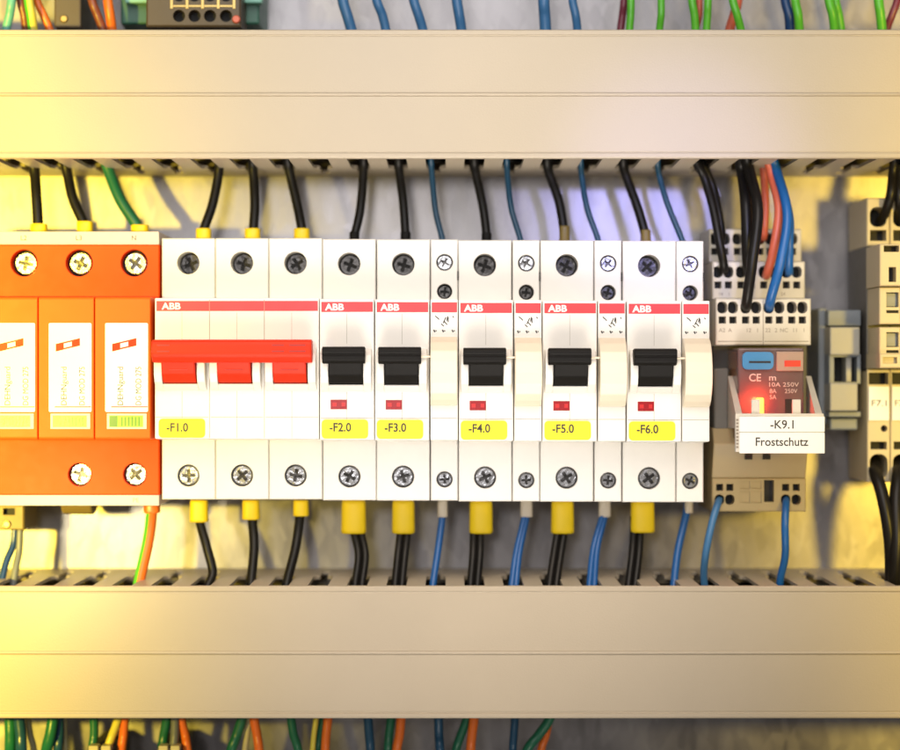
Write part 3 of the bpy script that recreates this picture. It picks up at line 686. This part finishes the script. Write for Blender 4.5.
wire('wire', 'black wire beside the right photo edge, above the terminals', 'wblack', 4.6, [(899, 150, 80), (899.5, 175, 76), (899, 200, 72), (900, 218, 90), (900, 224, 104)], None, 'wires dropping from the upper duct')

gl = 'wires running down into the lower duct'
def botw(label, m, r, pts, fer=None, twin=0, m2=None, y0=yt, name='wire'):
    """pts top to bottom; the last one lies in the duct's slot"""
    u, v = pts[0]; P = [(u, v-14, y0)]; n_ = len(pts)
    for i, (a, b_) in enumerate(pts): P.append((a, b_, y0+(66-y0)*i/(n_-1)))
    a, b_ = pts[-1]; P.append((a+(a-pts[-2][0])*0.2, b_+16, 60))
    return wire(name, label, m, r, P, fer, gl, m2, twin)
botw('green and yellow striped earth wire under the right end of the orange arrester', 'wlgreen', 6.0, [(152, 508), (148, 540), (139, 582)], (152, 8.2, 500, 513, yt, 'worange'), m2='worange')
botw('black wire under the first pole of breaker -F1.0', 'wblack', 4.8, [(199.5, 520), (207, 547), (212, 572), (207, 588)], (199, 9.4, 500, 522, yt, Y))
botw('black wire under the middle pole of breaker -F1.0', 'wblack', 5.0, [(252, 517), (254, 547), (251, 582)], (251, 9.0, 500, 519.5, yt, Y))
botw('black wire under the third pole of breaker -F1.0', 'wblack', 5.0, [(300, 514), (295.5, 547), (287, 582)], (301, 8.0, 500, 516, yt, Y))
for k, uc, hw, pts in ((2, 353.7, 12.6, [(357, 530), (361.5, 555), (358.5, 584)]), (3, 403.4, 11.6, [(404, 530), (402, 555), (398.5, 584)]),
                       (4, 481, 11.9, [(477, 530), (476, 555), (474, 584)]), (5, 562.5, 11.7, [(561, 530), (557, 555), (553, 584)]), (6, 642.5, 12.3, [(637, 530), (635.5, 555), (632, 584)])):
    botw('pair of black wires in a fat yellow ferrule under breaker -F%d.0' % k, 'wblack', 4.0, pts, (uc, hw, 500, 533.5-(0 if k < 6 else 1), yt, Y), 3.6, name='wire_pair')
botw('single blue wire under the contact block of breaker -F3.0', 'wblue', 3.7, [(442.6, 514), (438, 550), (433, 584)], (442.6, 5.2, 500, 517, yt, 'pferr'))
botw('pair of blue wires under the contact block of breaker -F4.0', 'wblue', 3.3, [(526, 514), (517.5, 552), (514, 584)], (526.4, 6.2, 500, 517, yt, 'pferr'), 2.4, name='wire_pair')
botw('pair of blue wires under the contact block of breaker -F5.0', 'wblue', 3.3, [(604, 514), (595, 548), (592, 584)], (604.6, 6.2, 500, 517, yt, 'pferr'), 2.8, name='wire_pair')
botw('single blue wire under the contact block of breaker -F6.0', 'wblue', 4.0, [(687, 510), (678.5, 550), (674, 584)], (688.6, 4.4, 500, 513, yt, 'pferr'))
wire('wire', 'pale blue wire from the lower left holes of the relay socket', 'wsteel', 3.8, [(720, 499, 76), (718, 503, 58), (711, 525, 50), (705, 556, 50), (704, 580, 56), (708, 602, 60)], None, gl)
wire('wire', 'blue wire from the lower right holes of the relay socket', 'wblue', 3.9, [(786, 499, 76), (786, 503, 58), (785.5, 525, 50), (785, 556, 54), (780, 582, 60), (782, 602, 62)], None, gl)
wire('wire', 'black wire leaving the bottom of terminal F7.1', 'wblack', 6.6, [(875, 462, 108), (875, 472, 76), (881, 492, 60), (888, 525, 52), (891, 560, 54), (890, 604, 60)], None, gl)
wire('wire', 'thick black wire at the right photo edge, beside the one leaving F7.1', 'wblack', 7.4, [(899, 462, 108), (899, 472, 76), (896, 500, 60), (896, 540, 50), (895, 575, 50), (895, 604, 60)], None, gl)
wire('wire', 'dark blue wire from the small connector at the lower left', 'wnavy', 3.6, [(16, 520, 100), (15, 528, 96), (12, 545, 92), (7, 562, 86), (1, 584, 76), (-2, 600, 70)], None, gl)
wire('wire', 'grey wire from the small connector at the lower left', 'wgrey', 3.8, [(21, 518, 100), (20, 532, 96), (18, 552, 92), (15, 572, 86), (12, 596, 80)], None, gl)

# above the upper duct
def upw(label, m, r, ut, ub, y=70, m2=None, bow=3, name='wire'):
    g = 'wires above the upper duct'
    return wire(name, label, m, r, [(ut-(ub-ut)*1.2, -70, y+30), (ut-(ub-ut)*0.5, -30, y+10), (ut, 0, y), ((ut+ub)/2+bow*0.2, 15, y), (ub, 31, y+4), (ub+(ub-ut)*0.4, 55, y+6)], None, g, m2)
upw('mint green wire above the upper duct at the far left', 'wmint', 4.6, 12, 6)
upw('green and yellow wire above the upper duct near its left end', 'wlgreen', 5.2, 29, 33, m2='wyel')
upw('brown wire hugging the green and yellow one above the upper duct', 'wbrown', 4.4, 20, 26, y=84)
upw('orange wire curving out right of the green and yellow one', 'worange', 4.2, 36, 50, y=84)
upw('brown-orange wire slanting left of the bright orange one above the duct', 'wbrown', 4.4, 92, 103)
upw('bright orange wire left of the green connector housing', 'worange', 5.2, 108, 112)
for i, (a, c, m_) in enumerate(((343, 351.5, 'wsteel'), (376, 386, 'wsteel'), (413, 423, 'wsteel'), (456, 461.5, 'wsteel'), (544, 545.5, 'wsteel'), (573, 577.5, 'wsteel'))):
    upw('steel blue wire above the upper duct, %s of the six from the left' % ('first', 'second', 'third', 'fourth', 'fifth', 'last')[i], m_, (5.6, 4.8, 5.0, 5.4, 6.0, 4.4)[i], a, c)
for lab, m_, r, a, c, y in (('maroon wire right of the blue ones, beside the first bright green wire', 'wmaroon', 4.0, 624, 620.5, 84), ('bright green wire just right of the maroon one above the duct', 'wlgreen', 4.0, 630.5, 629.5, 66),
    ('lone bright green wire with no other colour beside it above the duct', 'wlgreen', 3.8, 660.5, 659.5, 66), ('bright green wire touching the pink wire on its left side', 'wlgreen', 4.2, 691.5, 695.5, 66),
    ('pink wire between two bright green wires above the duct', 'wpink', 3.4, 699.5, 696, 84), ('bright green wire just right of the pink wire above the duct', 'wlgreen', 4.0, 708, 706.5, 66),
    ('salmon wire crossing behind a slanting green wire above the duct', 'wpink', 5.0, 737, 729.5, 90), ('slanting bright green wire crossing the salmon one', 'wlgreen', 4.2, 732.5, 741, 64),
    ('navy wire pressed against a bright green one above the relay', 'wnavy', 5.0, 786, 790, 74), ('bright green wire pressed against the navy one above the relay', 'wlgreen', 4.6, 795, 799.5, 66),
    ('left bright green wire of the thick pair above the end clamp', 'wlgreen', 4.6, 829, 834.5, 66), ('right bright green wire of the thick pair above the end clamp', 'wlgreen', 4.6, 835.5, 841, 78),
    ('bright green wire at the right photo edge beside a maroon one', 'wlgreen', 5.0, 878, 882, 66), ('maroon wire slanting at the right photo edge above the duct', 'wmaroon', 4.0, 897.5, 886.5, 80)):
    upw(lab, m_, r, a, c, y)

# green connector housing and brown box above the duct
t = thing('plug_connector', 'green housing with a black four-way plug above the upper duct', 'connector', 200, -20, 150)
mb = MB(); y0 = 110; mb.ibox(118, 262, -46, 26, y0, 178, 'pcb', 2, taper=(3, 2)); mb.build('housing', t)
mb = MB(); mb.ibox(125, 262, -50, 3, y0-14, y0, 'mint', 1.5); mb.build('cover_rim', t)
mb = MB(); y0 = 60; hs = []
for u in (179, 194.5, 210, 226):
    hs.append((circ(X(u, y0), V(16, y0), 6.4, 18), 16)); hs.append((circ(X(u, y0), V(-4, y0), 6.0, 18), 14))
mb.holed(rect(X(146, y0), X(241, y0), V(-48, y0), V(27, y0)), hs, y0, 118, 'dbrown', 'hole', 2)
mb.build('plug', t)
mb = MB()
for u in (171.5, 187, 202.5, 218.2, 234): mb.ibox(u-1.6, u+1.6, -6, 9, y0-1, y0+4, 'brass', 0.4)
mb.ibox(171, 234, 5, 7.2, y0-0.6, y0+4, 'brass', 0.3)
mb.build('contact_strip', t)
mb = MB(); mb.lathe(X(236, 56), V(19, 56), [(4.2, 62), (4.2, 58), (3.2, 56.5)], 'wpink'); mb.build('red_cap', t)
t = thing('module_box', 'dark brown box with a small bright dot above the left end of the upper duct', 'module', 68, -20, 160)
mb = MB(); mb.ibox(54, 81, -70, 28, 84, 170, 'dbrown', 2); mb.build('case', t)
mb = MB(); mb.lathe(X(64, 83), V(19, 83), [(4, 86), (4, 83), (3, 82)], 'brass'); mb.build('screw', t)

# below the lower duct
g = 'wires below the lower duct'
def dnw(label, m, r, ut, ub, y=80):
    return wire('wire', label, m, r, [(ut-(ub-ut)*0.3, 694, y), (ut, 718, y), (ut+(ub-ut)*0.5, 735, y), (ub, 751, y), (ub+(ub-ut)*0.7, 790, y+20), (ub+(ub-ut)*0.9, 840, y+50)], None, g)
for lab, m_, r, a, c, y in (('left half of the thick dark green bundle in the lower left corner', 'wgreen', 6, 10, 10, 80), ('right half of the thick dark green bundle in the lower left corner', 'wteal', 6, 19, 22, 76),
    ('cream wire right of the thick bundle in the lower left corner', 'wcream', 3.4, 28, 33, 92), ('dark green wire of the second bundle from the left below the duct', 'wgreen', 6, 53, 47, 76),
    ('teal wire of the second bundle from the left below the duct', 'wteal', 5, 59, 58, 84), ('cream wire right of the second bundle below the duct', 'wcream', 3, 64, 65, 92),
    ('dark green wire left of the first yellow and orange pair below the duct', 'wgreen', 4.6, 94, 93, 80), ('yellow wire leaning left beside the first orange wire below the duct', 'wyel', 4.2, 118, 106, 76),
    ('leftmost orange wire below the lower duct', 'worange', 4.6, 124.5, 121.5, 80), ('dark green wire left of the second orange wire below the duct', 'wgreen', 5, 167, 162, 84),
    ('grey wire against the second orange wire below the duct', 'wgrey', 4.4, 175, 174, 76), ('second orange wire from the left, curving right, below the duct', 'worange', 4.6, 181, 188.5, 80),
    ('dark green wire left of the third orange wire, curving left', 'wgreen', 5.4, 242, 231.5, 80), ('cream wire between dark green and the third orange wire', 'wcream', 3.2, 249, 245, 88),
    ('third orange wire from the left below the lower duct', 'worange', 4.8, 254, 258.5, 78), ('lone dark green wire between the third and fourth orange wires', 'wgreen', 4.6, 291, 297.5, 80),
    ('yellow wire left of the fourth orange wire below the duct', 'wyel', 2.8, 316, 312.5, 80), ('grey-green wire between yellow and the fourth orange wire', 'wgreen', 4, 323, 317, 88),
    ('fourth orange wire from the left below the lower duct', 'worange', 4.6, 328, 325.5, 78), ('lone teal wire between the fourth and fifth orange wires', 'wteal', 4.8, 368, 370, 80),
    ('grey-green wire left of the fifth orange wire below the duct', 'wgreen', 4.6, 391, 387, 84), ('fifth orange wire from the left below the lower duct', 'worange', 4.8, 401, 397, 78),
    ('lone teal wire between the fifth and sixth orange wires', 'wteal', 4.8, 438.5, 440, 80), ('dark green wire curving left beside the sixth orange wire', 'wgreen', 4.6, 467, 455.5, 84),
    ('sixth orange wire from the left below the lower duct', 'worange', 4.9, 474, 471, 78), ('lone teal wire between the sixth and last orange wires', 'wteal', 4.2, 515, 513.5, 80),
    ('dark green wire leaning far left over the last orange wire', 'wgreen', 5, 550, 526.5, 72), ('last orange wire on the right, behind a leaning green one', 'worange', 4.2, 549, 541.5, 88)):
    dnw(lab, m_, r, a, c, y)
# terminal heads just peeping in at the lower edge
def foot(u0, u1, vt, label):
    t = thing('row_terminal', label, 'terminal block', X((u0+u1)/2, 70), 790, 172, 'row terminals at the bottom edge')
    mb = MB(); y0 = 66; mb.ibox(u0, u1, vt, 840, y0, 170, 'termd', 1.5); mb.build('housing', t)
    mb = MB()
    k = 2
    for j in range(k):
        a = u0+(u1-u0)*(j+0.12)/k; b2 = u0+(u1-u0)*(j+0.88)/k
        mb.ibox(a, b2, vt-2.2, vt+16, y0-6, y0+8, 'wcream', 0.8)
    mb.build('clamp_cap', t)
foot(87, 112, 748, 'left terminal head with cream caps at the bottom photo edge')
foot(157, 181, 748, 'right terminal head with cream caps at the bottom photo edge')

# ------------------------------------------------------------------ lights
def area(name, x, v, y, tx, tv, ty, size, power, col, shape='DISK', spread=180):
    L = bpy.data.lights.new(name, 'AREA'); L.shape = shape; L.spread = math.radians(spread); L.size = size; L.energy = power; L.color = col
    o = bpy.data.objects.new(name, L); C.objects.link(o); o.location = W(x, v, y)
    o.rotation_euler = (W(tx, tv, ty)-W(x, v, y)).to_track_quat('-Z', 'Y').to_euler()
def spot(name, x, v, y, tx, tv, ty, deg, power, col, rad=0.006, blend=1.0):
    L = bpy.data.lights.new(name, 'SPOT'); L.spot_size = math.radians(deg); L.spot_blend = blend; L.energy = power; L.color = col; L.shadow_soft_size = rad
    o = bpy.data.objects.new(name, L); C.objects.link(o); o.location = W(x, v, y)
    o.rotation_euler = (W(tx, tv, ty)-W(x, v, y)).to_track_quat('-Z', 'Y').to_euler()
area('key_lamp', 470, -500, -1250, 460, 20, 0, 0.46, 1.32, (1.0, 0.985, 1.0))
spot('front_lamp', 180, 60, -2600, 400, 250, 0, 36, 3.4, (1.0, 0.97, 0.97), 0.05)
area('upper_fill', 450, -40, -640, 450, 660, 40, 0.26, 0.055, (1.0, 0.70, 0.38), spread=50)  # added fill that brightens the top of the lower duct, no real source
area('low_fill', 450, 780, -640, 450, 90, 40, 0.26, 0.16, (1.0, 0.90, 0.78), spread=50)  # added fill standing in for bounce from the breakers onto the upper duct
spot('yellow_lamp_left', -560, 390, -1500, -1300, 390, 0, 118, 84, (1.0, 0.74, 0.07), 0.010)
spot('white_lamp_left', -420, 380, -1700, 95, 548, 180, 7.0, 15, (1.0, 0.88, 0.55), 0.03)
spot('yellow_lamp_right', 1460, 330, -1500, 2250, 330, 0, 113, 46, (1.0, 0.68, 0.08), 0.030)
spot('cool_fill', 800, 60, -1300, 680, 180, 60, 14, 2.6, (0.42, 0.42, 1.0), 0.010)  # added bluish fill that tints plate and wires, no real source
# glow of the relay's signal light
L = bpy.data.lights.new('signal_glow', 'POINT'); L.energy = 0.009; L.color = (1, 0.06, 0.02); L.shadow_soft_size = 0.0012
o = bpy.data.objects.new('signal_glow', L); C.objects.link(o); o.location = W(X(759, 6), V(401, 6), 12)

w = bpy.data.worlds.new('World'); scene.world = w; w.use_nodes = True
bg = w.node_tree.nodes['Background']; bg.inputs[0].default_value = (1.0, 0.93, 0.86, 1); bg.inputs[1].default_value = 0.15

# ------------------------------------------------------------------ camera
cam = bpy.data.cameras.new('camera'); co = bpy.data.objects.new('camera', cam); scene.collection.objects.link(co)
co.location = W(450, 375, -D); co.rotation_euler = (PI/2, 0, 0)
cam.sensor_width = 36; cam.lens = 36*D/900; cam.clip_start = 0.01; cam.clip_end = 20
cam.dof.use_dof = True; cam.dof.focus_distance = (D-14)*S; cam.dof.aperture_fstop = 5.0
scene.camera = co
scene.render.resolution_x = 1024; scene.render.resolution_y = 853
scene.view_settings.view_transform = 'Standard'; scene.view_settings.look = 'None'; scene.view_settings.exposure = 0.25
for o in bpy.data.objects:
    if 'org' in o: del o['org']
